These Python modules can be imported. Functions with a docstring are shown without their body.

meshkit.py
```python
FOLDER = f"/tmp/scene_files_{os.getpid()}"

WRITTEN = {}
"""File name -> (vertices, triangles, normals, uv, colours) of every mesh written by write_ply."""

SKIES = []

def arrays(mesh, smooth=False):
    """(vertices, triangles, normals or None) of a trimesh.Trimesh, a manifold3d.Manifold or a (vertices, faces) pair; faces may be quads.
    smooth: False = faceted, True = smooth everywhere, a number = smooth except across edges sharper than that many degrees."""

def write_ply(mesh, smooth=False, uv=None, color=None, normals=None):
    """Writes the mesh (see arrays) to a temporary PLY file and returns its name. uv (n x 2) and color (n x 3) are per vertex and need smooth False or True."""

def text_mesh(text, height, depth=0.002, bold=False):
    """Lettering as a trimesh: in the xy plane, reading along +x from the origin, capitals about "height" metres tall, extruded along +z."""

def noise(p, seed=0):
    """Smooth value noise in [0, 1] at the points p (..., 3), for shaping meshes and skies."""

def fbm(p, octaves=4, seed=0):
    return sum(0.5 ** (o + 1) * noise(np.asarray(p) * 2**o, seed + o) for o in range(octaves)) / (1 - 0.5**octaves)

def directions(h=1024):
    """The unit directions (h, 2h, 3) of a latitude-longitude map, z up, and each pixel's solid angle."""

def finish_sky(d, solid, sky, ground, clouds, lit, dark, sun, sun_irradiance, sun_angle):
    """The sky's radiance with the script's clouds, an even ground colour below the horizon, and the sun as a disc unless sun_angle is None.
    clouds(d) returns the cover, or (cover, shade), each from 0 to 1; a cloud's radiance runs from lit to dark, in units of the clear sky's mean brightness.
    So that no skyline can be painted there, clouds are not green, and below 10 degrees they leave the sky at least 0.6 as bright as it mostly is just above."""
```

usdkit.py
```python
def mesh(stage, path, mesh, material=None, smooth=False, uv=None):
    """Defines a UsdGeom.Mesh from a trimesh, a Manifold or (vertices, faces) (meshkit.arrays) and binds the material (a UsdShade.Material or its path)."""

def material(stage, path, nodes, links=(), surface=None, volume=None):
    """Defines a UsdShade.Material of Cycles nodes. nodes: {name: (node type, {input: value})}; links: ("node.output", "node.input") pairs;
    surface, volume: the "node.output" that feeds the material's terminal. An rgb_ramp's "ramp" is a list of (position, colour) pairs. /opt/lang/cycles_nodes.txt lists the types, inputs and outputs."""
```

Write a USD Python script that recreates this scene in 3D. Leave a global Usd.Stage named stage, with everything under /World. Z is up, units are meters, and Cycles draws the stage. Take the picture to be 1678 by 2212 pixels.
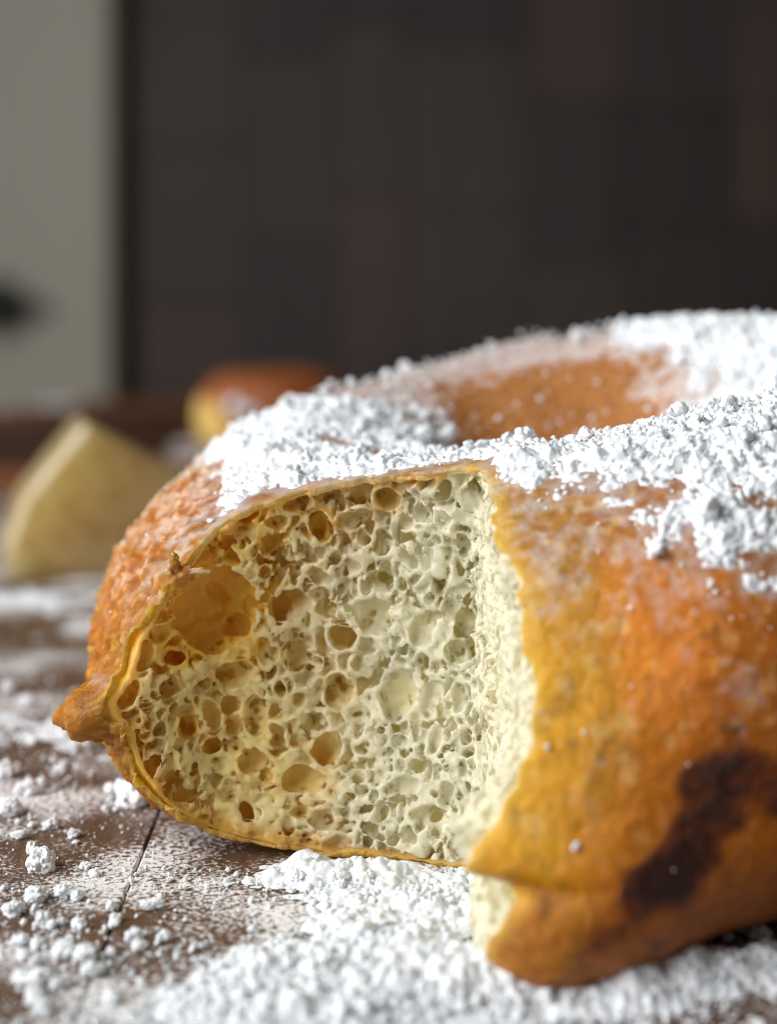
import math, numpy as np, trimesh, usdkit
from scipy import ndimage
from pxr import Usd, UsdGeom, UsdLux, UsdShade, Gf, Sdf, Vt
stage = Usd.Stage.CreateInMemory()
UsdGeom.SetStageUpAxis(stage, UsdGeom.Tokens.z); UsdGeom.SetStageMetersPerUnit(stage, 1.0)
UsdGeom.Xform.Define(stage, '/World'); UsdGeom.Scope.Define(stage, '/World/Looks')
MM = 0.001
# ---------------------------------------------------------------- camera
FPX, W, HT, HZ = 3500.0, 1678.0, 2212.0, 552.0        # photo-scale focal length, size, eye level (lens shift)
EYE = np.array([0.0, 0.0, 42.0])                      # millimetres
cam = UsdGeom.Camera.Define(stage, '/World/camera')
FL = 50.0
cam.CreateFocalLengthAttr(FL)
cam.CreateHorizontalApertureAttr(W / FPX * FL)
cam.CreateVerticalApertureAttr(HT / FPX * FL)
cam.CreateVerticalApertureOffsetAttr(-(HT / 2 - HZ) / FPX * FL)
cam.CreateFocusDistanceAttr(0.1105)
cam.CreateFStopAttr(50.0 / 3.0)
cam.CreateClippingRangeAttr(Gf.Vec2f(0.005, 50.0))
cam.CreateExposureAttr(0.0)
cx = UsdGeom.Xformable(cam); cx.AddTranslateOp().Set(Gf.Vec3d(*(EYE * MM))); cx.AddRotateXOp().Set(90.0)
# ---------------------------------------------------------------- light: a big window on the left, dim room
def rect(name, pos, target, w, h, inten, color):
    l = UsdLux.RectLight.Define(stage, '/World/' + name)
    l.CreateWidthAttr(w); l.CreateHeightAttr(h); l.CreateIntensityAttr(inten); l.CreateColorAttr(Gf.Vec3f(*color)); l.CreateNormalizeAttr(False)
    p, t = np.array(pos, float), np.array(target, float)
    z = (p - t) / np.linalg.norm(p - t); x = np.cross([0, 0, 1.0], z); x /= np.linalg.norm(x); y = np.cross(z, x)
    m = Gf.Matrix4d(*x, 0, *y, 0, *z, 0, *p, 1)
    UsdGeom.Xformable(l).AddTransformOp().Set(m)
    return l
rect('window_light', (-0.57, -0.09, 0.40), (0.0, 0.12, 0.01), 0.75, 0.6, 8.2, (0.985, 0.985, 1.0))
dome = UsdLux.DomeLight.Define(stage, '/World/room_light')
dm = usdkit.material(stage, '/World/Looks/room', {'b': ('background_shader', {'color': (0.95, 0.9, 0.85), 'strength': 0.10})}, [], surface='b.background')
UsdShade.MaterialBindingAPI.Apply(dome.GetPrim()).Bind(dm)

# ---------------------------------------------------------------- helpers
def lattice(seed, n=48):
    return np.random.default_rng(seed).random((n, n, n)).astype(np.float32)
_L = {}
def noise(P, scale, seed=0):
    """smooth noise in -1..1 at points P (n,3) in mm, feature size about scale mm"""
    s = seed % 7
    if s not in _L: _L[s] = lattice(s + 100)
    q = np.asarray(P, np.float32) / np.float32(scale) + np.float32(seed * 7.31 + 13.7)
    i = np.floor(q); t = q - i; t = t * t * (3 - 2 * t)
    return 2 * ndimage.map_coordinates(_L[s], (i + t).T, order=1, mode='grid-wrap') - 1
def fbm(P, scale, octs=3, seed=0, gain=0.5):
    o, a, n = 0, 1.0, 0
    for k in range(octs):
        o = o + a * noise(P, scale / 2 ** k, seed + k); n += a; a *= gain
    return o / n
def sstep(a, b, x):
    t = np.clip((x - a) / (b - a), 0, 1); return t * t * (3 - 2 * t)
def smax(a, b, k):
    h = np.clip(0.5 - 0.5 * (b - a) / k, 0, 1)
    return b + (a - b) * h + k * h * (1 - h)
_n = {}
def numbered(path):
    k = _n.get(path, -1) + 1; _n[path] = k
    return path if k == 0 else f'{path}_{k:03d}'
def tag(p, label=None, cat=None, group=None, kind=None):
    p = p.GetPrim() if hasattr(p, 'GetPrim') else p
    for k, v in (('label', label), ('category', cat), ('group', group), ('kind', kind)):
        if v: p.SetCustomDataByKey(k, v)
    return p
def put(name, v, f, mat, parent='/World', smooth=True, col=None, **t):
    path = numbered(parent + '/' + name)
    m = usdkit.mesh(stage, path, trimesh.Trimesh(np.asarray(v, float) * MM, np.asarray(f), process=False), M[mat], smooth=smooth)
    if col is not None:
        UsdGeom.PrimvarsAPI(m).CreatePrimvar('tint', Sdf.ValueTypeNames.Color3fArray, 'vertex').Set(Vt.Vec3fArray.FromNumpy(np.asarray(col, np.float32)))
    tag(m, **t)
    return m
def xform(name, **t):
    x = UsdGeom.Xform.Define(stage, numbered('/World/' + name)); tag(x, **t); return x
def mix(a, b, t):
    return a + (np.asarray(b, float) - a) * np.asarray(t)[:, None]
def unproject(px, py, d):
    return np.array([(px - W / 2) / FPX * d, d, EYE[2] - (py - HZ) / FPX * d])

# ---------------------------------------------------------------- materials
M = {}
def mat(name, nodes, links, surface='p.BSDF'):
    M[name] = usdkit.material(stage, '/World/Looks/' + name, nodes, links, surface=surface)
mat('sugar', {
    'g': ('geometry', {}), 'n': ('noise_texture', {'scale': 5200.0, 'detail': 4.0, 'roughness': 0.7}),
    'b': ('bump', {'strength': 0.55, 'distance': 0.00012}),
    'p': ('principled_bsdf', {'base_color': (0.755, 0.785, 0.80), 'roughness': 0.75, 'specular_ior_level': 0.3, 'subsurface_weight': 0.0})},
    [('g.position', 'n.vector'), ('n.fac', 'b.height'), ('b.normal', 'p.normal')])
mat('crumb', {
    'a': ('attribute', {'attribute': 'tint'}), 'g': ('geometry', {}), 'n': ('noise_texture', {'scale': 4200.0, 'detail': 3.0, 'roughness': 0.65}),
    'b': ('bump', {'strength': 0.35, 'distance': 0.0001}), 't': ('translucent_bsdf', {}), 'x': ('mix_closure', {'fac': 0.22}),
    'p': ('principled_bsdf', {'roughness': 0.45, 'specular_ior_level': 0.4, 'subsurface_weight': 0.6, 'subsurface_radius': (1.0, 0.95, 0.8), 'subsurface_scale': 0.0003})},
    [('p.BSDF', 'x.closure1'), ('t.BSDF', 'x.closure2'), ('a.color', 't.color'), ('a.color', 'p.base_color'), ('g.position', 'n.vector'), ('n.fac', 'b.height'), ('b.normal', 'p.normal')], surface='x.closure')
mat('crust', {
    'a': ('attribute', {'attribute': 'tint'}), 'g': ('geometry', {}),
    'n': ('noise_texture', {'scale': 1700.0, 'detail': 6.0, 'roughness': 0.68}), 'v': ('voronoi_texture', {'scale': 900.0, 'feature': 'smooth_f1', 'smoothness': 0.6}),
    'h': ('math', {'math_type': 'multiply_add', 'value2': 0.6}),
    'rr': ('map_range', {'from_min': 0.3, 'from_max': 0.7, 'to_min': 0.16, 'to_max': 0.36}), 'n2': ('noise_texture', {'scale': 420.0, 'detail': 3.0}),
    'hv': ('mix', {'mix_type': 'overlay', 'fac': 0.28}),
    'b': ('bump', {'strength': 0.85, 'distance': 0.00034}),
    'p': ('principled_bsdf', {'specular_ior_level': 0.34, 'subsurface_weight': 0.35, 'subsurface_radius': (1.0, 0.45, 0.08), 'subsurface_scale': 0.0009})},
    [('a.color', 'hv.color1'), ('n.fac', 'hv.color2'), ('hv.color', 'p.base_color'), ('g.position', 'n.vector'), ('g.position', 'v.vector'), ('g.position', 'n2.vector'), ('v.distance', 'h.value1'), ('n.fac', 'h.value3'),
     ('h.value', 'b.height'), ('b.normal', 'p.normal'), ('n2.fac', 'rr.value'), ('rr.result', 'p.roughness')])
def wood(name, c0, c1, dust, rough=0.5):
    mat(name, {
        'g': ('geometry', {}), 'm': ('mapping', {'scale': (900.0, 60.0, 900.0)}), 'n': ('noise_texture', {'scale': 1.0, 'detail': 5.0, 'roughness': 0.65}),
        'r': ('rgb_ramp', {'ramp': [(0.3, c0), (0.7, c1)]}),
        'd': ('noise_texture', {'scale': 2600.0, 'detail': 3.0, 'roughness': 0.7}), 'd2': ('noise_texture', {'scale': 90.0, 'detail': 2.0}),
        'ds': ('math', {'math_type': 'multiply'}), 'dr': ('rgb_ramp', {'ramp': [(dust, (0, 0, 0)), (dust + 0.1, (1, 1, 1))]}),
        'x': ('mix', {'color2': (0.8, 0.79, 0.78)}),
        'b': ('bump', {'strength': 0.3, 'distance': 0.0002}),
        'p': ('principled_bsdf', {'roughness': rough, 'specular_ior_level': 0.3 if dust < 0.3 else 0.08})},
        [('g.position', 'm.vector'), ('m.vector', 'n.vector'), ('n.fac', 'r.fac'), ('g.position', 'd.vector'), ('g.position', 'd2.vector'), ('d.fac', 'ds.value1'), ('d2.fac', 'ds.value2'),
         ('ds.value', 'dr.fac'), ('dr.color', 'x.fac'), ('r.color', 'x.color1'), ('x.color', 'p.base_color'), ('n.fac', 'b.height'), ('b.normal', 'p.normal')])
TONES = [((0.075, 0.040, 0.021), (0.14, 0.078, 0.042)), ((0.15, 0.050, 0.018), (0.21, 0.075, 0.027)), ((0.030, 0.011, 0.006), (0.05, 0.019, 0.009)), ((0.09, 0.030, 0.011), (0.14, 0.048, 0.018))]
for k, (a, b) in enumerate(TONES): wood(f'table_wood_{k}', a, b, 0.24 if k == 0 else 0.5)
def plain(name, c, rough=0.6, **kw):
    mat(name, {'p': ('principled_bsdf', {'base_color': c, 'roughness': rough, **kw})}, [])
WALL = [(0.090, 0.060, 0.046), (0.074, 0.054, 0.045), (0.052, 0.041, 0.037), (0.082, 0.053, 0.041), (0.044, 0.034, 0.031), (0.080, 0.058, 0.046)]
for k, c in enumerate(WALL):
    mat(f'wall_wood_{k}', {'g': ('geometry', {}), 'm': ('mapping', {'scale': (40.0, 40.0, 4.0)}), 'n': ('noise_texture', {'scale': 1.0, 'detail': 4.0}),
        'r': ('rgb_ramp', {'ramp': [(0.25, tuple(x * 0.7 for x in c)), (0.75, tuple(x * 1.25 for x in c))]}), 'p': ('principled_bsdf', {'roughness': 0.6})},
        [('g.position', 'm.vector'), ('m.vector', 'n.vector'), ('n.fac', 'r.fac'), ('r.color', 'p.base_color')])
plain('wall_gap', (0.045, 0.035, 0.03), 0.8)
plain('door_paint', (0.56, 0.53, 0.43), 0.5)
plain('knob_metal', (0.02, 0.02, 0.016), 0.4)
plain('table_under', (0.03, 0.016, 0.009), 0.6)
mat('amber', {
    'g': ('geometry', {}), 'n': ('noise_texture', {'scale': 420.0, 'detail': 4.0, 'roughness': 0.6}), 'r': ('rgb_ramp', {'ramp': [(0.38, (0.52, 0.33, 0.11)), (0.62, (0.70, 0.51, 0.25))]}),
    'p': ('principled_bsdf', {'roughness': 0.28, 'specular_ior_level': 0.5, 'transmission_weight': 0.45, 'subsurface_weight': 0.6, 'subsurface_radius': (1, 0.8, 0.4), 'subsurface_scale': 0.004})},
    [('g.position', 'n.vector'), ('n.fac', 'r.fac'), ('r.color', 'p.base_color')])

# ---------------------------------------------------------------- background: wall of wood blocks, door, table
rng = np.random.default_rng(5)
def box(x0, x1, y0, y1, z0, z1, ch=0.0):
    b = trimesh.creation.box([x1 - x0, y1 - y0, z1 - z0]); b.apply_translation([(x0 + x1) / 2, (y0 + y1) / 2, (z0 + z1) / 2])
    if ch <= 0: return b
    pts = []
    for sx in (0, 1):
        for sy in (0, 1):
            for sz in (0, 1):
                c = np.array([(x0, x1)[sx], (y0, y1)[sy], (z0, z1)[sz]]); d = np.array([1 - 2 * sx, 1 - 2 * sy, 1 - 2 * sz]) * ch
                for k in range(3):
                    q = c + d; q[k] = c[k]; pts.append(q)
    return trimesh.convex.convex_hull(np.array(pts))
WY = 1600.0
wall = xform('wall', kind='structure', label='dark wall clad in brown wood blocks behind the doughnut')
b = box(-900, 900, WY + 12, WY + 60, -760, 700); put('wall_backing', b.vertices, b.faces, 'wall_gap', str(wall.GetPath()), False)
x = -250.0
k = 0
while x < 520:
    w = rng.uniform(62, 118); z = -330 + rng.uniform(-90, 0)
    while z < 330:
        h = rng.uniform(80, 190)
        pr = rng.uniform(0, 6)
        b = box(x + 0.4, x + w - 0.4, WY - pr, WY + 14, z + 0.4, z + h - 0.4, 1.0)
        put('wood_block', b.vertices, b.faces, f'wall_wood_{rng.integers(0, 6)}', str(wall.GetPath()), False)
        z += h
    x += w
door = xform('door', label='pale grey green painted door edge at the left of the dark wall', cat='door')
dp = str(door.GetPath())
b = box(-760, -266, WY - 60, WY - 18, -740, 900, 3); put('door_panel', b.vertices, b.faces, 'door_paint', dp, False)
b = box(-285, -264, WY - 66, WY - 14, -740, 900, 4); put('door_edge_strip', b.vertices, b.faces, 'door_paint', dp, False)
kn = trimesh.creation.revolve(np.array([(0, 0), (24, 0), (24, 4), (9, 7), (9, 26), (17, 30), (23, 38), (22, 47), (13, 54), (0, 56)]), sections=32)
kn.apply_transform(trimesh.transformations.rotation_matrix(math.pi / 2, [1, 0, 0])); kn.apply_translation([-368, WY - 60, -3])
put('door_knob', kn.vertices, kn.faces, 'knob_metal', dp, 40)
kl = box(-366, -322, WY - 92, WY - 84, -10, 2, 2); put('latch_lever', kl.vertices, kl.faces, 'knob_metal', dp, False)
table = xform('table', label='dark brown wooden table of planks dusted with powdered sugar', cat='table')
tp = str(table.GetPath())
b = box(-330, 330, -40, 470, -26, -7); put('table_frame', b.vertices, b.faces, 'table_under', tp, False)
bounds = [-320, -262, -214, -166, -128, -88, -48, -17.3, 30, 68, 110, 150, 196, 250, 320]
for i in range(len(bounds) - 1):
    ys = [-38.0]
    while ys[-1] < 470:
        ys.append(min(470.0, (ys[-1] + rng.uniform(30, 75)) if ys[-1] > 200 else (260 + rng.uniform(-25, 30))))
    for j in range(len(ys) - 1):
        b = box(bounds[i] + 0.08, bounds[i + 1] - 0.08, ys[j] + 0.08, ys[j + 1] - 0.08, -8, -rng.uniform(0, 0.08), 0.12)
        put('plank', b.vertices, b.faces, f'table_wood_{0 if j == 0 else rng.integers(0, 4)}', tp, False)

# ---------------------------------------------------------------- the bitten doughnut: shape functions (mm)
CX, CY, RC, TA = 15.8, 132.0, 23.2, 15.8
def height(x, y):
    return np.clip(31.6 + 0.15 * (x - CX) + 0.09 * (y - CY), 22, 40)
def dough(P):
    """about the signed distance to the whole doughnut's skin, negative inside"""
    x, y, z = P[:, 0], P[:, 1], P[:, 2]
    dx, dy = x - CX, y - CY; r = np.hypot(dx, dy); ph = np.arctan2(dy, dx)
    Hh = height(x, y); zc = 0.45 * Hh
    a = TA * (1 + 0.02 * np.cos(3 * ph + 1) * (r > RC))
    qx = np.abs(r - RC) / a; qz = np.where(z > zc, (z - zc) / (Hh - zc), (zc - z) / zc); n = np.where(z > zc, 2.0, 2.9)
    f = (qx ** n + np.abs(qz) ** n + 1e-9) ** (1 / n)
    d = (f - 1) * 13.0
    Q = np.stack([x, y, z], 1)
    d = d - 0.55 * noise(Q, 11.0, 1) - 0.3 * noise(Q, 5.0, 2)
    # lower lobe pushed out at the front, with a crease above it
    fr = np.exp(-((x - 9) / 9.0) ** 2) * (y < CY)
    d = d - 4.2 * np.exp(-((x - 8.5) / np.where(x > 8.5, 9.5, 7.5)) ** 2) * (y < CY) * np.exp(-(np.clip(z - 1.0, -0.3, 30) / 9.0) ** 2)
    cr = np.exp(-((x - 4.5) / 5.5) ** 2) * (y < CY)
    d = d + cr * 1.2 * np.exp(-((z - 5.9 - 0.06 * (x - 5) - 0.5 * noise(Q, 3.0, 3)) / 0.6) ** 2) - 0.7 * cr * np.exp(-((z - 8.6) / 2) ** 2)
    # torn tip on the left
    d = d - 2.7 * (1 + 0.55 * noise(Q, 1.7, 5)) * np.exp(-(((x + 22.0) / 3.2) ** 2 + ((y - 112.5) / 4.0) ** 2 + ((z - 9.6 - 0.3 * (x + 22)) / 1.9) ** 2))
    return d
FXP = [-26, -20, -16.5, -12, -6, 0, 4, 6, 9, 14]
FYP = [108.0, 109.0, 109.8, 112.4, 113.4, 112.6, 111.2, 110.6, 110, 109.5]
XZ = [-1, 0.6, 3.0, 5.0, 5.9, 7.0, 8.2, 9.8, 12, 14, 24, 27, 31]
XX = [-3.2, -3.2, -3.6, -2.6, -1.6, -4.6, -4.2, -2.6, -0.8, 0, 0, 0, 0]      # lips at the front edge of the bite, per height
def side(y, z):
    return 6.3 - 0.05 * np.clip(z - 22, 0, 9) + np.clip(109 - y, -2, 30) * 0.14 + np.interp(z, XZ, XX) * sstep(103, 96.5, y)
def bite(P):
    """positive where dough remains, negative in the bitten scoop"""
    x, y, z = P[:, 0], P[:, 1], P[:, 2]
    F = np.interp(x, FXP, FYP) + 2.2 * (1 - ((z - 13) / 13) ** 2) - 0.02 * z
    G = side(y, z)
    G = G + 0.45 * noise(P, 3.6, 12) + 0.22 * noise(P, 1.5, 13)
    return smax(y - F, x - G, 1.2)

# ---------------------------------------------------------------- crust: swept skin, cut by the bite, given thickness
NU, NV = 1050, 420
pu = np.linspace(-math.pi, math.pi, NU + 1)[:-1]; pv = np.linspace(-math.pi, math.pi, NV + 1)[:-1]
U, V = np.meshgrid(pu, pv, indexing='ij'); U, V = U.ravel(), V.ravel()
ctr = np.stack([CX + RC * np.cos(U), CY + RC * np.sin(U)], 1); zc0 = 0.45 * height(ctr[:, 0], ctr[:, 1])
dirr, dirz = np.cos(V), np.sin(V)
def along(t):
    r = RC + t * dirr
    return np.stack([CX + r * np.cos(U), CY + r * np.sin(U), zc0 + t * dirz], 1)
lo, hi = np.zeros(len(U)), np.full(len(U), 24.0)
for _ in range(15):
    mid = (lo + hi) / 2; ins = dough(along(mid)) < 0
    lo, hi = np.where(ins, mid, lo), np.where(ins, hi, mid)
P0 = along((lo + hi) / 2)
def grid_faces(nu, nv):
    a = (np.arange(nu)[:, None] * nv + np.arange(nv)[None]).ravel()
    i, j = np.divmod(a, nv)
    b = ((i + 1) % nu) * nv + j; c = ((i + 1) % nu) * nv + (j + 1) % nv; d = i * nv + (j + 1) % nv
    return np.vstack([np.stack([a, b, c], 1), np.stack([a, c, d], 1)])
GF = grid_faces(NU, NV)
def vnormals(v, f):
    n = np.zeros_like(v); fn = np.cross(v[f[:, 1]] - v[f[:, 0]], v[f[:, 2]] - v[f[:, 0]])
    for k in range(3):
        for c in range(3): n[:, c] += np.bincount(f[:, k], fn[:, c], len(v))
    return n / np.maximum(np.linalg.norm(n, axis=1, keepdims=True), 1e-12)
N0 = vnormals(P0, GF)
if ((P0 - along(np.zeros(len(U)))) * N0).sum(1).mean() < 0:
    GF = GF[:, ::-1]; N0 = -N0
left = sstep(-10, -17, P0[:, 0])
streak = fbm(P0 * [0.8, 0.8, 2.2] + 3 * noise(P0, 9, 4)[:, None], 2.4, 4, 5, 0.6)
rough = 0.05 * fbm(P0, 0.9, 3, 3) + left * (0.55 * fbm(P0, 1.0, 3, 6, 0.8) + 0.4 * np.abs(noise(P0, 2.3, 2)) + 0.45 * np.abs(noise(P0, 0.6, 1))) + 0.10 * streak
P1 = P0 + N0 * rough[:, None]; P1[:, 2] = np.maximum(P1[:, 2], 0.02)
def crust_color(P, streak):
    x, y, z = P.T; Hh = height(x, y)
    c = np.tile([0.58, 0.165, 0.0005], (len(P), 1))
    n1, n2, n3 = fbm(P, 6, 3, 8), fbm(P, 1.6, 3, 9), noise(P, 0.5, 3)
    c = mix(c, [0.88, 0.345, 0.003], np.clip(np.exp(-((x - 8.0) / 5.2) ** 2) * sstep(5, 9, z) * (0.85 + 0.5 * n1) * (y < 120) + 0.25 * np.clip(n2, 0, 1), 0, 1))  # golden crust, with its glow beside the bite painted into the colour
    c = mix(c, [0.36, 0.135, 0.03], sstep(0.68, 0.92, z / Hh + 0.10 * n1) * 0.85)
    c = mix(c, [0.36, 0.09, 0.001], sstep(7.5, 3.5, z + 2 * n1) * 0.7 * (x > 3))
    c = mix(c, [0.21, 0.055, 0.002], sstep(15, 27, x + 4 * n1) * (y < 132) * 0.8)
    c = mix(c, [0.80, 0.29, 0.004], np.clip(streak * 1.6 - 0.35, 0, 0.55) * (y < 132))
    # burnt patches
    def blob(px, py, d, sx, sz, tilt):
        q = unproject(px, py, d); a, b = x - q[0], z - q[2]; ca, sa = math.cos(tilt), math.sin(tilt)
        return np.exp(-(((a * ca + b * sa) / sx) ** 2 + ((-a * sa + b * ca) / sz) ** 2)) * (y < 125)
    bl = blob(1450, 1770, 97, 3.6, 1.6, 0.85) + blob(1530, 1640, 98, 2.4, 1.9, 0.5) + blob(1670, 1650, 99, 1.5, 1.7, 0) + 0.9 * blob(1385, 1860, 96, 1.5, 0.8, 0.1)
    c = mix(c, [0.17, 0.035, 0.004], np.clip(sstep(0.02, 0.5, bl + 0.3 * n1 + 0.35 * n2 + 0.2 * streak), 0, 1))
    c = mix(c, [0.026, 0.006, 0.003], np.clip(sstep(0.15, 1.0, bl - 0.12 + 0.40 * n1 + 0.8 * n2 + 0.4 * n3 + 0.8 * streak) * 0.92, 0, 1))
    lf = sstep(-9, -16, x)
    c = mix(c, [0.38, 0.115, 0.004], lf * 0.92)
    c = mix(c, [0.26, 0.075, 0.008], lf * sstep(0.0, 0.5, n2))
    c = mix(c, [0.66, 0.32, 0.03], lf * sstep(0.25, 0.7, n3) * 0.6)
    fr_ = sstep(-6, -15, x) * sstep(9, 20, z) * sstep(-0.25, 0.35, fbm(P, 1.1, 3, 17, 0.7) + 0.3 * n3)
    c = mix(c, [0.72, 0.52, 0.42], 0.65 * fr_ * sstep(13, 22, z))
    pale = sstep(0.42, 0.6, noise(P * [1, 1, 0.7], 0.7, 4) + 0.25 * n1) * (y < 130) * sstep(7, 10, z) * (x > 4) * (1 - sstep(0.05, 0.3, bl))
    c = mix(c, [0.84, 0.50, 0.16], 0.4 * pale)
    ho = (np.hypot(x - CX, y - CY) < 17) * sstep(0.5, 0.8, z / Hh)
    c = mix(c, [0.42, 0.165, 0.035], ho * 0.8)
    c = mix(c, [0.66, 0.34, 0.07], ho * sstep(0.1, 0.6, n1))
    # dust that clings where the skin faces up
    return np.clip(c * (1 + 0.15 * n3[:, None] + 0.14 * n2[:, None] + 0.14 * n1[:, None]), 0.0006, 0.9)
COL = crust_color(P1, streak)
def clip(f, s, arrays):
    """keeps the part of the triangles where the vertex field s > 0; arrays: per-vertex arrays to carry along"""
    ins = s > 0; cnt = ins[f].sum(1)
    keep = f[cnt == 3]
    new, nf, nv = {}, [], len(s)
    src = []
    def cut(a, b):
        nonlocal nv
        key = (a, b) if a < b else (b, a)
        if key not in new:
            new[key] = nv; nv += 1; src.append((key[0], key[1]))
        return new[key]
    for t in f[(cnt == 1) | (cnt == 2)]:
        m = ins[t]
        k = int(np.argmax(m)) if m.sum() == 1 else int(np.argmin(m))
        a, b, c = int(t[k]), int(t[(k + 1) % 3]), int(t[(k + 2) % 3])
        ab, ac = cut(a, b), cut(a, c)
        if m.sum() == 1: nf.append((a, ab, ac))
        else: nf += [(ab, b, c), (ab, c, ac)]
    if src:
        src = np.array(src); t = (s[src[:, 0]] / (s[src[:, 0]] - s[src[:, 1]]))
        arrays = [np.concatenate([A, A[src[:, 0]] + (A[src[:, 1]] - A[src[:, 0]]) * (t[:, None] if A.ndim > 1 else t)]) for A in arrays]
    f = np.vstack([keep, np.array(nf, int).reshape(-1, 3)])
    used, inv = np.unique(f, return_inverse=True)
    return inv.reshape(-1, 3), [A[used] for A in arrays]
BT = bite(P1) + 2.5 * sstep(-19.0, -20.8, P1[:, 0]) * sstep(14, 11, P1[:, 2]) + 0.85 * fbm(P1, 2.4, 4, 11, 0.65) + left * 1.3 * fbm(P1, 1.6, 3, 5, 0.7) - left * 0.2
visible = np.where((P1[:, 0] > 50), -1.0, 1.0)
COL = mix(COL, [0.95, 0.52, 0.09], 0.8 * np.exp(-(np.maximum(BT, 0) / 0.75) ** 2) * (0.7 + 0.4 * noise(P1, 1.2, 2)) * (0.35 + 0.65 * sstep(2, 5, P1[:, 0])))  # light through the thin torn edge, painted as a paler rim
def cover(P, N):
    """how thickly the sugar lies, about -1 .. 1"""
    x, y, z = P.T; r = np.hypot(x - CX, y - CY)
    up = N[:, 2]
    c = 2.4 * (up - 0.87 + 0.24 * sstep(8, 26, x) + 0.12 * (y > CY) + 0.12 * sstep(-4, -12, x)) - 0.02
    inner = sstep(22, 16, r) * (up < 0.97)
    c = c - 1.75 * inner * sstep(-3, 6, y - CY + 0.8 * np.minimum(x - CX, 3)) * np.exp(-(np.maximum(x - 18, 0) / 9.0) ** 2)        # bare slope across the hole
    c = c + 1.0 * inner * sstep(2, -8, y - CY + 0.7 * (x - CX))         # the left slope stays white
    c = c + 0.35 * np.exp(-((r - 25) / 5) ** 2) * (up > 0.3)
    c = c + 0.45 * sstep(18, 34, x) * (up > 0.1)
    c = c - 0.6 * sstep(-11, -17, x) + 0.25 * sstep(150, 156, y)
    c = np.where(z < 12, np.minimum(c, -1.2), c)
    c = c + (1.3 * sstep(0.1, 0.55, noise(P, 2.6, 15)) - 0.1) * sstep(14, 24, x) * sstep(12, 17, z) * (y < CY)
    c = c + 0.9 * inner * (fbm(P, 2.4, 2, 18) + 0.1)
    return c + 1.05 * fbm(P, 4.2, 3, 14, 0.7) + 0.25 * noise(P, 1.4, 6)
veil = cover(P0, N0) - 0.5 * np.exp(-(np.maximum(BT, 0) / 1.0) ** 2)
COL = mix(COL, [0.80, 0.78, 0.77], (0.30 + 0.25 * (P1[:, 1] > 128)) * sstep(-0.75, 0.55, veil + 0.9 * noise(P1, 0.5, 1) + 0.4 * noise(P1, 1.1, 2) + 0.35 * (P1[:, 1] > 128)))      # a veil of fine sugar
F1, (V1, N1, C1) = clip(GF, BT, [P1, N0, COL])
def shell(v, n, f, t, near):
    e = np.vstack([f[:, [0, 1]], f[:, [1, 2]], f[:, [2, 0]]])
    key = np.sort(e, 1).astype(np.int64); key = key[:, 0] * len(v) + key[:, 1]
    _, idx, cnt = np.unique(key, return_index=True, return_counts=True)
    be = e[idx[cnt == 1]]
    m = len(v)
    vi = v - n * t
    inner = f[near[f].all(1)][:, ::-1] + m
    walls = np.vstack([np.stack([be[:, 1], be[:, 0], be[:, 0] + m], 1), np.stack([be[:, 1], be[:, 0] + m, be[:, 1] + m], 1)])
    return np.vstack([v, vi]), np.vstack([f, inner, walls])
th = 0.34 + 0.26 * noise(V1, 1.4, 4) + 0.08 * noise(V1, 0.6, 5)
SV, SF = shell(V1, N1, F1, th[:, None], bite(V1) < 5)
don = xform('doughnut', label='large sugar dusted ring doughnut with a big bite showing its airy crumb', cat='doughnut')
DP = str(don.GetPath())
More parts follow.
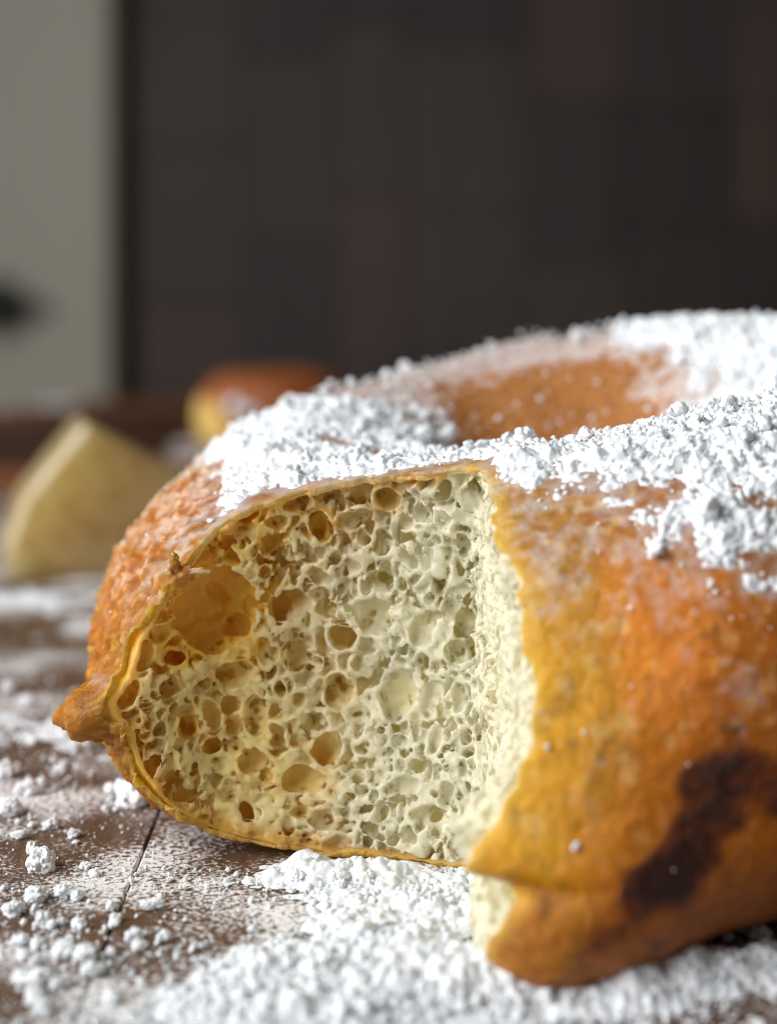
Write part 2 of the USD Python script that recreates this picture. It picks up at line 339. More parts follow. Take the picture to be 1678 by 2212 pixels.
put('crust', SV, SF, 'crust', DP, True, np.vstack([C1, np.clip(0.45 * C1 + [0.44, 0.26, 0.07], 0, 0.9)]))
print('crust', len(SF))

# ---------------------------------------------------------------- crumb: bubbles carved out of a grid, then surface nets
VX = 0.125
ox, oy, oz = -24.5, 90.0, 0.1
nx, ny, nz = int(36.0 / VX), int(29.5 / VX), int(30.0 / VX)
gx, gy, gz = ox + VX * np.arange(nx, dtype=np.float32), oy + VX * np.arange(ny, dtype=np.float32), oz + VX * np.arange(nz, dtype=np.float32)
def upsampled(fn, step):
    """evaluates fn on every step-th voxel and interpolates"""
    sh = [math.ceil((n - 1) / step) + 1 for n in (nx, ny, nz)]
    G = np.stack(np.meshgrid(*[o + VX * step * np.arange(m) for o, m in zip((ox, oy, oz), sh)], indexing='ij'), -1).reshape(-1, 3)
    A = fn(G).reshape(sh).astype(np.float32)
    for ax, n in enumerate((nx, ny, nz)):
        p = np.arange(n) / step; i = np.minimum(p.astype(int), A.shape[ax] - 2); t = (p - i).astype(np.float32)
        s = [1, 1, 1]; s[ax] = n
        A = np.take(A, i, ax) * (1 - t).reshape(s) + np.take(A, i + 1, ax) * t.reshape(s)
    return A
D3 = upsampled(dough, 3)
B3 = upsampled(bite, 2)
rough3 = upsampled(lambda G: 0.85 * fbm(G, 2.4, 4, 11, 0.65), 2)
fine3 = upsampled(lambda G: noise(G, 0.34, 23), 1)
base = np.maximum(D3 + 0.18, -(B3 + rough3 - 0.05))
pore = np.full(base.shape, 9.0, np.float32)
rng = np.random.default_rng(11)
def add_pore(c, rad, rot=None):
    """c centre, rad three radii (x, y, z)"""
    R = max(rad) * 1.35 + 0.3
    i0 = [max(0, int((c[k] - R - o) / VX)) for k, o in enumerate((ox, oy, oz))]
    i1 = [min(n, int((c[k] + R - o) / VX) + 2) for k, (o, n) in enumerate(zip((ox, oy, oz), (nx, ny, nz)))]
    if any(a >= b for a, b in zip(i0, i1)): return
    X = gx[i0[0]:i1[0], None, None] - c[0]; Y = gy[None, i0[1]:i1[1], None] - c[1]; Z = gz[None, None, i0[2]:i1[2]] - c[2]
    if rot: X, Z = X * math.cos(rot) + Z * math.sin(rot), -X * math.sin(rot) + Z * math.cos(rot)
    q = np.sqrt((X / rad[0]) ** 2 + (Y / rad[1]) ** 2 + (Z / rad[2]) ** 2)
    d = (q - 1) * min(rad)
    s = np.s_[i0[0]:i1[0], i0[1]:i1[1], i0[2]:i1[2]]
    pore[s] = np.minimum(pore[s], d)
def face_point(px, py):
    d = np.linspace(94, 120, 261); Q = np.stack([(px - W / 2) / FPX * d, d, EYE[2] - (py - HZ) / FPX * d], 1)
    b = bite(Q); i = int(np.argmax(b > 0)) if (b > 0).any() else 150
    return Q[i]
# the bubbles one can pick out in the photograph: x, y, half width, half height (photo scale), depth factor, tilt, orange
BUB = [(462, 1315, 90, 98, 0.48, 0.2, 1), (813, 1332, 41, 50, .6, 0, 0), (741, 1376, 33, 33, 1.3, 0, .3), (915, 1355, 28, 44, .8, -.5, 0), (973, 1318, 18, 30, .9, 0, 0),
 (645, 1420, 26, 34, .9, 0, .2), (854, 1506, 42, 60, .6, -.3, 0), (731, 1496, 30, 34, .9, 0, .2), (929, 1516, 21, 38, .8, -.3, 0), (994, 1509, 18, 34, .9, 0, 0),
 (779, 1550, 28, 28, .6, 0, 0), (864, 1605, 22, 17, .9, 0, 0), (823, 1581, 12, 19, 1, 0, 0), (601, 1581, 18, 26, 1, .4, .2), (645, 1509, 11, 13, 1.4, 0, .5), (608, 1492, 11, 16, 1.2, .2, .2),
 (618, 1311, 46, 42, .5, 0, .2), (703, 1318, 18, 22, 1.1, .6, .2), (765, 1123, 36, 19, 1.0, .5, .4), (835, 1079, 28, 25, 1.4, 0, .6), (690, 1137, 22, 32, 1.2, .3, .9), (587, 1178, 24, 26, 1.1, .2, .9),
 (679, 1239, 20, 13, 1, 0, .4), (686, 1284, 20, 18, .8, 0, .1), (765, 1222, 46, 20, .7, .45, .1), (874, 1130, 18, 20, .9, 0, .1), (912, 1106, 20, 24, .9, 0, 0), (881, 1202, 28, 28, .6, 0, 0),
 (826, 1256, 27, 24, .8, 0, 0), (1001, 1171, 18, 16, 1, -.5, 0), (994, 1410, 28, 26, .9, 0, 0), (912, 1434, 14, 24, .9, -.2, 0), (864, 1297, 12, 11, 1, 0, 0), (898, 1574, 12, 26, .9, 0, 0), (936, 1598, 14, 26, .9, 0, 0),
 (506, 1458, 42, 28, .7, 0, .4), (273, 1499, 32, 34, .8, 0, .9), (355, 1482, 27, 28, .7, 0, .5), (403, 1574, 20, 22, 1.4, 0, .8), (400, 1538, 20, 13, .9, 0, .5), (454, 1557, 22, 34, .7, .2, .4), (506, 1571, 13, 20, 1.2, 0, .4),
 (554, 1543, 22, 40, .6, .1, .2), (454, 1615, 20, 19, 1.3, 0, .3), (311, 1591, 17, 18, .9, 0, .6), (530, 1109, 26, 20, 1.1, -.1, 1), (571, 1239, 20, 15, 1.2, .2, .9), (567, 1397, 15, 38, .6, .1, .3), (516, 1150, 34, 34, .5, 0, .4),
 (430, 1190, 52, 40, .6, .6, .4), (340, 1270, 28, 50, .6, 0, .5), (652, 1686, 56, 25, 1.0, .15, .4), (925, 1765, 38, 20, 1.0, -.1, 0), (966, 1717, 17, 28, .9, -.2, 0), (700, 1778, 28, 22, .9, 0, .2), (649, 1755, 15, 11, 1.2, 0, .3),
 (867, 1703, 34, 16, .7, 0, 0), (775, 1679, 20, 12, .8, 0, 0), (720, 1823, 34, 20, .7, 0, .2), (548, 1650, 36, 28, .8, .1, .4), (600, 1130, 30, 22, .8, .3, .8), (640, 1090, 34, 16, .8, .2, .6), (375, 1420, 30, 22, .6, 0, .7)]
orange_glow = []
for px, py, rx, rz, dp, tilt, org in BUB:
    c = face_point(px, py); k = c[1] / FPX; rx, rz = rx * k, rz * k
    ry = max(0.5, dp * 1.15 * min(rx, rz)); c = c + [0, ry * 0.35, 0]
    add_pore(c, (rx * 1.05, ry, rz * 1.05), tilt)
    if org: orange_glow.append((c, max(rx, rz), org))
yy_ = lambda x_, z_: np.interp(x_, FXP, FYP) + 2.2 * (1 - ((z_ - 13) / 13) ** 2) - 0.02 * z_
for _ in range(260):                              # other round bubbles
    x_, z_ = rng.uniform(-22, 8), rng.uniform(1, 28)
    if x_ > 4.5 and rng.random() < 0.6:
        y_ = rng.uniform(97, 109); x_ = side(y_, z_) + 0.2
    else: y_ = yy_(x_, z_) + rng.uniform(0.0, 2.5)
    r = math.exp(rng.normal(math.log(0.42), 0.4)); ani = rng.uniform(0.8, 1.9)
    add_pore((x_, y_, z_), (r / math.sqrt(ani), r * 0.9, r * math.sqrt(ani)), rng.uniform(-0.5, 0.5) + 0.5 * sstep(-4, -14, x_))
# a foam of irregular cells with thin walls, fine in some places and coarse in others
from scipy.spatial import cKDTree
cand = np.stack([rng.uniform(-25, 11.5, 60000), rng.uniform(90, 119, 60000), rng.uniform(-0.5, 30, 60000)], 1)
bc = bite(cand); cand = cand[(bc > -1.2) & (bc < 4.6)]
want = 0.62 * np.exp(0.75 * noise(cand, 4.2, 26) + 0.35 * rng.normal(size=len(cand))); want = np.clip(want, 0.27, 1.5)
want *= 1 + 0.35 * sstep(1.0, 3.5, bite(cand))
order = np.argsort(-want + 0.5 * rng.random(len(cand)))
alive = np.ones(len(cand), bool); kd = cKDTree(cand)
seeds = []
for i in order:
    if alive[i]:
        seeds.append(i); alive[kd.query_ball_point(cand[i], want[i])] = False
seeds = cand[seeds]
def shear(Q):                                     # cells stretched upright on the right, slanting at the upper left
    a = 0.75 * sstep(0, -14, Q[:, 0]); ca, sa = np.cos(a), np.sin(a); x_, z_ = Q[:, 0] + 7, Q[:, 2] - 14
    return np.stack([(x_ * ca - z_ * sa) * 1.25, Q[:, 1], (x_ * sa + z_ * ca) * 0.78], 1)
kd = cKDTree(shear(seeds))
mask = (base < 0.4) & (B3 + rough3 < 2.6)
mi = np.argwhere(mask)
Q = (mi * VX + [ox, oy, oz]).astype(np.float32)
wob = np.stack([noise(Q, 3.4, 1), noise(Q, 3.4, 2), noise(Q, 3.4, 3)], 1) * 0.7 + np.stack([noise(Q, 1.0, 1), noise(Q, 1.0, 2), noise(Q, 1.0, 3)], 1) * 0.29 + np.stack([noise(Q, 0.5, 4), noise(Q, 0.5, 5), noise(Q, 0.5, 6)], 1) * 0.10
dk, _ = kd.query(shear(Q + wob), k=2, workers=-1)
wall_t = 0.070 + 0.05 * noise(Q, 1.6, 2) + np.maximum(0, (B3 + rough3)[mask] - 1.35 - 0.5 * noise(Q, 2.0, 1)) * 0.7 + 0.035 * noise(Q, 0.6, 6)
pore[mask] += 0.28 * noise(Q, 1.5, 2) + 0.12 * noise(Q, 0.6, 4)
cav = (wall_t - (dk[:, 1] - dk[:, 0]) * 0.5).astype(np.float32)
cav = np.maximum(cav, 0.15 + 0.12 * noise(Q, 0.9, 3) - pore[mask])
pore[mask] = np.minimum(pore[mask], cav)
print('cells', len(seeds), len(Q))
for (c, r, o), bb in zip(orange_glow[:1], BUB[:1]):
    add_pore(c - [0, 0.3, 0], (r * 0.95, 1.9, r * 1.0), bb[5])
del mask, mi, Q, wob, dk, cav, wall_t
pore = np.maximum(pore, (D3 + 0.48) * 0.9 + rough3 * 0.2)          # unbroken dough under the skin
k_ = 0.07
h_ = np.clip(0.5 + 0.5 * (base + pore) / k_, 0, 1)
field = base * h_ - pore * (1 - h_) + k_ * h_ * (1 - h_)
field = np.maximum(field, base)
# keep a thin wall under the skin so bubbles do not break out of the crust side
field += 0.05 * fine3 + 0.03 * np.roll(fine3[::-1, :, ::-1], 37, 1)

del fine3, h_
field = ndimage.gaussian_filter(field, 0.5)
field[[0, -1]] = 1; field[:, [0, -1]] = 1; field[:, :, [0, -1]] = 1
# only a slab about 7 mm deep behind the bitten surface is needed
field = np.maximum(field, B3 - 7.5)
lab, nl = ndimage.label(field < 0)
if nl > 1:
    big = np.argmax(np.bincount(lab.ravel())[1:]) + 1
    field[(lab != big) & (lab > 0)] = 0.2
del lab
def surface_nets(f):
    ins = f < 0
    m = np.zeros(tuple(n - 1 for n in f.shape), np.uint8)
    for a, b, c in np.ndindex(2, 2, 2):
        m += ins[a:f.shape[0] - 1 + a, b:f.shape[1] - 1 + b, c:f.shape[2] - 1 + c]
    cell = np.argwhere((m > 0) & (m < 8))
    idx = np.full(m.shape, -1, np.int32); idx[tuple(cell.T)] = np.arange(len(cell))
    acc = np.zeros((len(cell), 3), np.float32); cnt = np.zeros(len(cell), np.float32)
    for ax in range(3):
        for b, c in np.ndindex(2, 2):
            o0 = np.zeros(3, int); o1_, o2_ = [k for k in range(3) if k != ax]; o0[o1_], o0[o2_] = b, c
            o1 = o0.copy(); o1[ax] = 1
            A = f[tuple((cell + o0).T)]; Bv = f[tuple((cell + o1).T)]
            x = (A < 0) != (Bv < 0); t = A / np.where(x, A - Bv, 1)
            p = np.repeat(o0[None].astype(np.float32), len(cell), 0); p[:, ax] = t
            acc[x] += p[x]; cnt[x] += 1
    v = cell + acc / cnt[:, None]
    faces = []
    for ax in range(3):
        u, w = [(1, 2), (2, 0), (0, 1)][ax]
        s0 = [slice(None)] * 3; s1 = [slice(None)] * 3; s0[ax] = slice(0, -1); s1[ax] = slice(1, None)
        A, Bv = ins[tuple(s0)], ins[tuple(s1)]
        e = np.argwhere(A != Bv)
        e = e[(e[:, u] > 0) & (e[:, w] > 0) & (e[:, u] < m.shape[u]) & (e[:, w] < m.shape[w])]
        flip = ~A[tuple(e.T)]
        du, dw = np.zeros(3, int), np.zeros(3, int); du[u] = 1; dw[w] = 1
        q = np.stack([idx[tuple((e - o).T)] for o in (du + dw, dw, 0 * du, du)], 1)
        q[flip] = q[flip][:, ::-1]
        faces.append(q)
    q = np.vstack(faces)
    return v, np.vstack([q[:, [0, 1, 2]], q[:, [0, 2, 3]]])
cv, cf = surface_nets(field)
ci = tuple(np.clip(np.round(cv).astype(int), 0, np.array(field.shape) - 1).T)
depth, skin = B3[ci], D3[ci]
cv = cv * VX + [ox, oy, oz]
# drop the hidden back of the slab
hid = (depth > 6.9)
cf = cf[~hid[cf].all(1)]
used, inv = np.unique(cf, return_inverse=True); cf = inv.reshape(-1, 3); cv, depth, skin = cv[used], depth[used], skin[used]
cc = np.tile([0.95, 0.89, 0.58], (len(cv), 1))
cc = mix(cc, [0.96, 0.80, 0.36], sstep(0.5, 2.0, depth) * 0.7)
gl = sstep(2, -13, cv[:, 0] + 2.5 * noise(cv, 5, 3) - 0.25 * np.maximum(cv[:, 2] - 18, 0))  # golden glow of the left crumb, painted into its tint
cc = mix(cc, [0.98, 0.70, 0.21], gl * 0.9)
cc = mix(cc, [0.99, 0.55, 0.08], gl * sstep(0.5, 1.5, depth) * 0.85)
cc = mix(cc, [0.86, 0.37, 0.03], sstep(-1.5, -0.45, skin + 0.4 * noise(cv, 2, 2)) * 0.8 * (depth < 2) * (cv[:, 0] < 4))
for c, r, o in orange_glow:  # backlit orange of these pores is painted into the crumb tint
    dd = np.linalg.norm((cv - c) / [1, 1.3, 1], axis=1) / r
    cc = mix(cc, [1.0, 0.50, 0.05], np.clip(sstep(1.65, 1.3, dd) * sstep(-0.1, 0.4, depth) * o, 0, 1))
# fine torn strands stretched across the cells
rng = np.random.default_rng(17)
cn = vnormals(cv, cf)
top = np.flatnonzero((depth < 0.45) & (skin < -0.8) & (np.abs(cn[:, 1]) + np.abs(cn[:, 0]) > 0.3))
tv, tf, tc, nv_ = [], [], [], 0
kt = cKDTree(cv[top])
for i in rng.choice(top, 1500):
    a = cv[i]
    near = kt.query_ball_point(a, rng.uniform(0.5, 1.3))
    b = cv[top[near[rng.integers(len(near))]]]
    if np.linalg.norm(b - a) < 0.35: continue
    t = np.linspace(0, 1, 6)[:, None]; c = a + (b - a) * t + rng.normal(0, 0.10, 3) * 4 * t * (1 - t); c = c + rng.normal(0, 0.02, (6, 3))
    w = rng.uniform(0.022, 0.045) * (0.6 + 1.6 * (2 * t[:, 0] - 1) ** 2)
    d = (b - a) / np.linalg.norm(b - a); u = np.cross(d, [0.3, 0.9, 0.1]); u /= np.linalg.norm(u); v2 = np.cross(d, u)
    an = np.arange(4) * math.pi / 2
    ring = (c[:, None] + w[:, None, None] * (np.cos(an)[:, None] * u + np.sin(an)[:, None] * v2)).reshape(-1, 3)
    q = np.arange(24).reshape(6, 4); r_ = np.roll(q, -1, 1)
    tv.append(ring); tc.append(np.repeat(cc[i][None], 24, 0)); tf.append(nv_ + np.vstack([np.stack([q[:-1].ravel(), r_[:-1].ravel(), r_[1:].ravel()], 1), np.stack([q[:-1].ravel(), r_[1:].ravel(), q[1:].ravel()], 1)])); nv_ += 24
put('crumb_strands', np.vstack(tv), np.vstack(tf), 'crumb', DP, True, np.clip(np.vstack(tc), 0, 0.95), kind='stuff')
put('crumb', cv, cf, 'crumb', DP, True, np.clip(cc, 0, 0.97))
print('crumb', len(cf))
del field, base, pore, D3, B3

# ---------------------------------------------------------------- powdered sugar on the doughnut
cov = cover(P0, N0) - 0.75 * np.exp(-(np.maximum(BT, 0) / 1.3) ** 2)
def sugar_height(P, cov):
    l1, l2, l3, l4 = [np.abs(noise(P, sc_, k)) for k, sc_ in ((4, 2.2), (5, 1.0), (6, 0.5), (3, 0.27))]
    thick = sstep(0.0, 1.0, cov)
    return thick * (0.0 + 0.62 * l1 + 0.55 * l2) + sstep(-0.25, 0.35, cov) * (0.42 * l3 + 0.2 * (0.5 - l4)) - 0.13
hs = sugar_height(P0, cov)
# a finer skin on the side in view for the sugar layer
us = np.linspace(math.radians(-205), math.radians(75), 1250); vs = np.linspace(math.radians(-25), math.radians(205), 560)
U, V = np.meshgrid(us, vs, indexing='ij'); U, V = U.ravel(), V.ravel()
def patch(A):
    """takes values of the coarse skin to the finer one"""
    A = A.reshape(NU, NV, -1)
    iu = ((us + math.pi) % (2 * math.pi)) / (2 * math.pi) * NU; iv = ((vs + math.pi) % (2 * math.pi)) / (2 * math.pi) * NV
    a, b = iu.astype(int) % NU, iv.astype(int) % NV; tu, tv = (iu - np.floor(iu))[:, None, None], (iv - np.floor(iv))[None, :, None]
    a1, b1 = (a + 1) % NU, (b + 1) % NV
    o = (A[a][:, b] * (1 - tu) + A[a1][:, b] * tu) * (1 - tv) + (A[a][:, b1] * (1 - tu) + A[a1][:, b1] * tu) * tv
    return o.reshape(len(us) * len(vs), -1)
P2, N2, cov2, BT2 = patch(P1), patch(N0), patch(cov)[:, 0], patch(BT)[:, 0]
h2 = sugar_height(P2, cov2)
f_ = np.arange(len(us) * len(vs)).reshape(len(us), len(vs)); a_, b_, c_, e_ = f_[:-1, :-1].ravel(), f_[1:, :-1].ravel(), f_[1:, 1:].ravel(), f_[:-1, 1:].ravel()
F2 = np.vstack([np.stack([a_, b_, c_], 1), np.stack([a_, c_, e_], 1)])
if (vnormals(P2, F2) * N2).sum(1).mean() < 0: F2 = F2[:, ::-1]
Ps = P2 + N2 * np.clip(h2, -0.2, 2.5)[:, None] + 0.10 * np.stack([noise(P2, 0.5, 1), noise(P2, 0.5, 2), 0 * cov2], 1) * (h2 > 0.1)[:, None]
Fs, (Vs,) = clip(F2, np.minimum(h2, BT2 + 0.3), [Ps])
print('sugar sheet', len(Fs))
put('sugar_coating', Vs, Fs, 'sugar', DP, True, kind='stuff')

q = face_point(392, 1240) - [0, 0.5, 0]
rngf = np.random.default_rng(3)
for k, (off, sz) in enumerate((((0, 0, 0), (1.3, 0.5, 1.0)), ((-0.4, -0.1, 0.9), (0.45, 0.4, 0.9)), ((1.2, -0.2, 0.35), (1.0, 0.35, 0.28)))):
    sp = trimesh.creation.icosphere(3); v = sp.vertices; v = v * (0.75 + 0.35 * noise(v, 0.5, k) + 0.2 * noise(v, 0.22, k + 2))[:, None] * sz + q + off
    cl = np.tile([[0.42, 0.15, 0.02], [0.30, 0.09, 0.012], [0.62, 0.36, 0.18]][k], (len(v), 1)) * (1 + 0.4 * noise(v, 0.3, 3)[:, None])
    put('crust_flake', v, sp.faces, 'crust', DP, True, np.clip(cl, 0, 0.9))
# lumps: a few shapes, many copies
def lump_mesh(seed, sub, knob=0.34):
    s = trimesh.creation.icosphere(sub); v = s.vertices.copy(); r = np.random.default_rng(seed)
    k = r.normal(size=(14, 3)); k /= np.linalg.norm(k, axis=1, keepdims=True)
    d = 0.72 * np.ones(len(v))
    for c in k:
        cosv = v @ c; rad = r.uniform(0.35, 0.6)
        d = np.maximum(d, 0.62 + knob * np.sqrt(np.clip(1 - ((1 - cosv) / (rad * rad)), 0, 1)))
    d = d + 0.16 * noise(v, 0.34, seed) + 0.12 * noise(v, 0.16, seed + 1)
    v = v * d[:, None] * r.uniform(0.6, 1.25, 3)
    return v, s.faces
protos = UsdGeom.Scope.Define(stage, '/World/Looks') 
def quats(n, rng):
    q = rng.normal(size=(n, 4)); q /= np.linalg.norm(q, axis=1, keepdims=True); return q
def instancer(path, pos, scale, rng, subs=(3, 3, 3, 2, 2), seed=0, **t):
    pi = UsdGeom.PointInstancer.Define(stage, path); tag(pi, **t)
    names = []
    for i, sb in enumerate(subs):
        v, f = lump_mesh(seed + i, sb)
        m = usdkit.mesh(stage, f'{path}/grain' + (f'_{i:03d}' if i else ''), trimesh.Trimesh(v * MM, f, process=False), M['sugar'], smooth=True)
        names.append(m.GetPath())
    pi.CreatePrototypesRel().SetTargets(names)
    n = len(pos)
    pi.CreateProtoIndicesAttr(Vt.IntArray.FromNumpy(rng.integers(0, len(subs), n).astype(np.int32)))
    pi.CreatePositionsAttr(Vt.Vec3fArray.FromNumpy((np.asarray(pos) * MM).astype(np.float32)))
    pi.CreateScalesAttr(Vt.Vec3fArray.FromNumpy(np.repeat(np.asarray(scale, np.float32)[:, None], 3, 1)))
    q = quats(n, rng)
    pi.CreateOrientationsAttr(Vt.QuathArray([Gf.Quath(*map(float, a)) for a in q]))
    return pi
rng = np.random.default_rng(21)
ok = np.flatnonzero((BT > 0.15) & (N0[:, 2] > -0.35) & ~((P0[:, 0] > 48)))
area = np.ones(len(ok))
pr = np.exp(np.clip(1.9 * cov[ok], -1.6, 1.2)) * sstep(4, 9, P0[ok, 2]) * (1 + 4 * sstep(12, 20, P0[ok, 0]) * sstep(10, 18, P0[ok, 2]) * (P0[ok, 1] < CY)) * (1 + 5 * (np.hypot(P0[ok, 0] - CX, P0[ok, 1] - CY) < 19)) * sstep(-0.35, 0.3, N0[ok, 2]); pr /= pr.sum()
n = 22000
pick = rng.choice(ok, n, p=pr)
cvr = cov[pick]
sc = np.clip(np.exp(rng.normal(math.log(0.09), 0.62, n)) * np.where(cvr > 0.2, 1.3, 1.0), 0.035, 0.9)
pos = P1[pick] + N0[pick] * (np.clip(hs[pick], 0, 2) + sc * 0.35)[:, None] + rng.normal(0, 0.05, (n, 3))
instancer(DP + '/sugar_grains', pos, sc, rng, seed=40, kind='stuff')

# ---------------------------------------------------------------- sugar on the table
def tdens(x, y):
    """how much sugar lies on the table"""
    P = np.stack([x, y, np.zeros_like(x)], 1)
    n1 = fbm(P, 9, 3, 31, 0.55); n2 = fbm(P, 3.0, 2, 33)
    g = lambda cx_, cy_, sx, sy, a: a * np.exp(-(((x - cx_) / sx) ** 2 + ((y - cy_) / sy) ** 2))
    d = -0.75 + g(0, 92, 9, 9, 1.9) + g(2, 106, 8, 7, 1.35) + g(-9, 90, 8, 4.5, 1.0) + g(12, 92, 9, 4, 1.6) + g(21, 95, 7, 3.0, 1.3) - g(25, 88, 5, 3, 1.2) + g(-8, 111, 9, 3.5, 0.9)
    d = d + g(-26, 104, 8, 8, 0.35) + g(-33, 150, 16, 16, 0.45) + g(-50, 200, 26, 10, 1.0) + g(-27, 138, 9, 14, 0.3) - g(-15, 103, 3.4, 5, 0.55)
    return d + 0.8 * n1 + 0.5 * n2
def tsheet(x0, x1, y0, y1, s):
    xs, ys = np.arange(x0, x1, s), np.arange(y0, y1, s)
    X, Y = np.meshgrid(xs, ys, indexing='ij'); sh = X.shape; X, Y = X.ravel(), Y.ravel(); P = np.stack([X, Y, 0 * X], 1)
    d = tdens(X, Y)
    l1, l2, l3, l4 = [np.abs(noise(P, sc_, k)) for k, sc_ in ((4, 3.4), (5, 1.5), (6, 0.75), (3, 0.38))]
    heavy = sstep(0.1, 1.3, d)
    h = sstep(-0.35, 0.5, d) * (0.55 * l3 + 0.3 * (0.45 - l4)) + heavy * (0.1 + 1.3 * l1 + 0.9 * l2 + 0.35 * (0.5 - l4)) + 0.3 * sstep(0.9, 1.9, d) - 0.10
    h = np.minimum(h, 2.6)
    # nothing under the doughnut
    r = np.hypot(X - CX, Y - CY)
    h = np.where((r < 33) & ~((X < 8) & (Y < 112)), np.minimum(h, 0.5 - 0.1 * (33 - r)), h)
    f = np.arange(sh[0] * sh[1]).reshape(sh); a, b, c, e = f[:-1, :-1].ravel(), f[1:, :-1].ravel(), f[1:, 1:].ravel(), f[:-1, 1:].ravel()
    ff = np.vstack([np.stack([a, b, c], 1), np.stack([a, c, e], 1)])
    V = np.stack([X + 0.1 * noise(P, 0.6, 2) * (h > 0), Y, h], 1)
    return clip(ff, h, [V])
fa, (va,) = tsheet(-31, 31, 82, 126, 0.15)
fb, (vb,) = tsheet(-72, 0, 125.9, 250, 0.33)
put('scattered_sugar', np.vstack([va, vb]), np.vstack([fa, fb + len(va)]), 'sugar', smooth=True, kind='stuff', label='white powdered sugar scattered and heaped over the tabletop', cat='sugar')
print('table sugar', len(fa) + len(fb))
rng = np.random.default_rng(23)
n = 60000
yy = 84 + (250 - 84) * rng.random(n) ** 2.2; xx = (rng.random(n) * 2 - 1) * 0.27 * yy
dd = tdens(xx, yy); keep = rng.random(n) < np.clip(np.exp(1.3 * dd) * 0.32, 0.015, 0.7)
rr = np.hypot(xx - CX, yy - CY); keep &= ~((rr < 36) & ~((xx < 8) & (yy < 111)))
xx, yy, dd = xx[keep], yy[keep], dd[keep]; n = len(xx)
sc = np.clip(np.exp(rng.normal(math.log(0.085), 0.6, n)) * (1 + 0.4 * sstep(-0.3, 0.8, dd)), 0.035, 0.6)
P = np.stack([xx, yy, 0 * xx], 1)
zz = sc * 0.35 + sstep(0.1, 1.3, dd) * 0.9
instancer('/World/sugar_dust', np.stack([xx, yy, zz], 1), sc, rng, seed=60, kind='stuff', label='fine loose grains of powdered sugar dusted over the wooden planks', cat='sugar grains')
print('table grains', n)
# single lumps one can pick out on the bare wood
LUMPS = [(60, 1700, 26), (20, 1740, 30), (90, 1860, 30), (140, 1920, 26), (165, 1930, 22), (75, 1930, 24), (30, 1960, 26), (95, 1985, 22), (110, 1995, 18), (170, 1995, 15), (80, 2035, 22), (45, 2030, 18), (150, 2030, 13),
 (50, 2060, 20), (75, 2075, 20), (150, 2030, 14), (185, 1870, 12), (205, 1885, 12), (130, 1990, 12), (285, 1710, 44), (140, 2050, 26), (185, 2055, 34), (80, 2110, 26), (45, 2110, 18), (130, 2120, 22), (200, 2090, 22), (330, 1950, 22), (345, 1935, 14),
 (240, 1955, 13), (290, 2020, 20), (300, 2040, 16), (75, 2150, 26), (250, 1980, 14), (130, 1660, 14), (90, 1690, 14), (40, 1800, 20), (70, 1830, 20), (15, 1660, 24), (240, 1700, 18), (110, 1780, 15), (160, 1800, 14), (30, 1570, 16), (70, 1600, 14),
 (120, 1640, 14), (20, 1480, 18), (60, 1510, 16), (1600, 2000, 20), (1640, 2015, 24), (1570, 2020, 14), (1620, 2050, 18), (1660, 2040, 20), (1590, 2060, 12), (1660, 2150, 12), (95, 2175, 22), (240, 2150, 20)]
rng = np.random.default_rng(29)
cls = []
for i in range(6):
    cp = UsdGeom.Xform.Define(stage, f'/World/Looks/lump_kind_{i}'); stage.GetPrimAtPath(cp.GetPath()).SetSpecifier(Sdf.SpecifierClass)
    v, f = lump_mesh(80 + i, 4, 0.4)
    usdkit.mesh(stage, f'/World/Looks/lump_kind_{i}/lump_body', trimesh.Trimesh(v * MM, f, process=False), M['sugar'], smooth=True)
    cls.append(cp.GetPath())
for px, py, r in LUMPS:
    d = FPX * EYE[2] / (py + r * 0.6 - HZ); rad = r / FPX * d
    p = UsdGeom.Xform.Define(stage, numbered('/World/sugar_lump'))
    p.AddTranslateOp().Set(Gf.Vec3d((px - W / 2) / FPX * d * MM, d * MM, rad * 0.45 * MM)); p.AddRotateZOp().Set(float(rng.uniform(0, 360))); p.AddScaleOp().Set(Gf.Vec3f(*(rad * rng.uniform(0.75, 1.15, 3) * [1, 1, 0.8])))
    p.GetPrim().GetReferences().AddInternalReference(cls[rng.integers(0, 6)]); p.GetPrim().SetInstanceable(True)
    if px > 1500: lb, gr = 'white sugar clump in the shade under the right side of the doughnut', 'sugar clumps in the shade of the doughnut'
    elif (px, py) == (285, 1710): lb, gr = 'largest rounded sugar clump, lying under the left edge of the doughnut', None
    elif py < 1750: lb, gr = 'soft blurred sugar clump on the wood left of the torn crust tip', 'blurred sugar clumps left of the crust tip'
    elif r >= 21: lb, gr = 'large white sugar clump on bare brown wood left of the heaped sugar', 'large sugar clumps on the bare wood'
    else: lb, gr = 'small white sugar clump on bare brown wood left of the heaped sugar', 'small sugar clumps on the bare wood'
    tag(p, lb, 'sugar lump', gr)

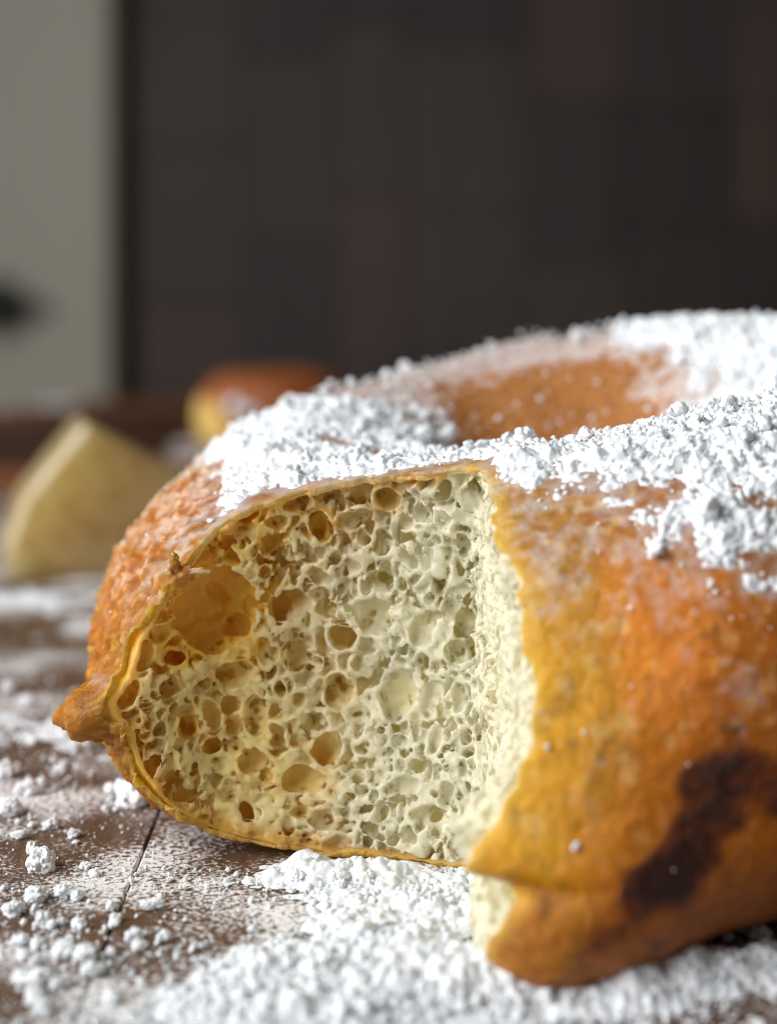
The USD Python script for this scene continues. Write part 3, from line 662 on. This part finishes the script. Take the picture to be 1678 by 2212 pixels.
# ---------------------------------------------------------------- amber block and the second doughnut behind
poly = np.array([(-51.3, 0.0), (-51.8, 4.0), (-49.6, 10.4), (-41.6, 20.2), (-27.5, 12.0), (-21.5, 7.0), (-20.5, 0.0)])
cen = poly.mean(0); pts = []
for yo, s in ((0, 0.93), (1.1, 1.0), (13.5, 1.0), (14.6, 0.93)):
    q = cen + (poly - cen) * s; pts.append(np.stack([q[:, 0], np.full(len(q), yo), np.maximum(q[:, 1], 0.0)], 1))
blk = trimesh.convex.convex_hull(np.vstack(pts)); blk.apply_translation([36, -7, 0]); blk.apply_transform(trimesh.transformations.rotation_matrix(0.28, [0, 0, 1])); blk.apply_translation([-36, 219, 0])
put('amber_block', blk.vertices, blk.faces, 'amber', smooth=False, label='pale amber translucent block with a pointed top, standing in sugar behind the doughnut', cat='block')
bd = xform('doughnut', label='small round blurred doughnut far back, brown with a pale yellow side', cat='doughnut'); bp = str(bd.GetPath())
u, v = np.meshgrid(np.linspace(0, 2 * math.pi, 97)[:-1], np.linspace(0, 2 * math.pi, 41)[:-1], indexing='ij'); u, v = u.ravel(), v.ravel()
rr = 7.5 + 9.5 * np.cos(v); pd = np.stack([-24.0 + rr * np.cos(u), 342 + rr * np.sin(u), 9 + 9.0 * np.sin(v)], 1); pd += 0.6 * noise(pd, 7, 3)[:, None] * [1, 1, 0.5]
gf = grid_faces(96, 40)
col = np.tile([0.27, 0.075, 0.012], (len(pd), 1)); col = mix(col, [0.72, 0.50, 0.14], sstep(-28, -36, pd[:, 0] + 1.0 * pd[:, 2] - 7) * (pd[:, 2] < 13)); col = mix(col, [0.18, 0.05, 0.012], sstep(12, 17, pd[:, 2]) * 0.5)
n_ = vnormals(pd, gf)
if (n_[v < 0.1, 0] * np.cos(u[v < 0.1])).mean() < 0: gf = gf[:, ::-1]
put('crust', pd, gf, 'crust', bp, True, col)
for q, r in (((-31.0, 327.0, 11.6), 2.3), ((-27.9, 325.6, 10.4), 2.0)):  # white lumps added to stand in for blurred highlights on the crust
    lv, lf_ = lump_mesh(90, 3); put('highlight_lump', lv * r + q, lf_, 'sugar', bp, True)
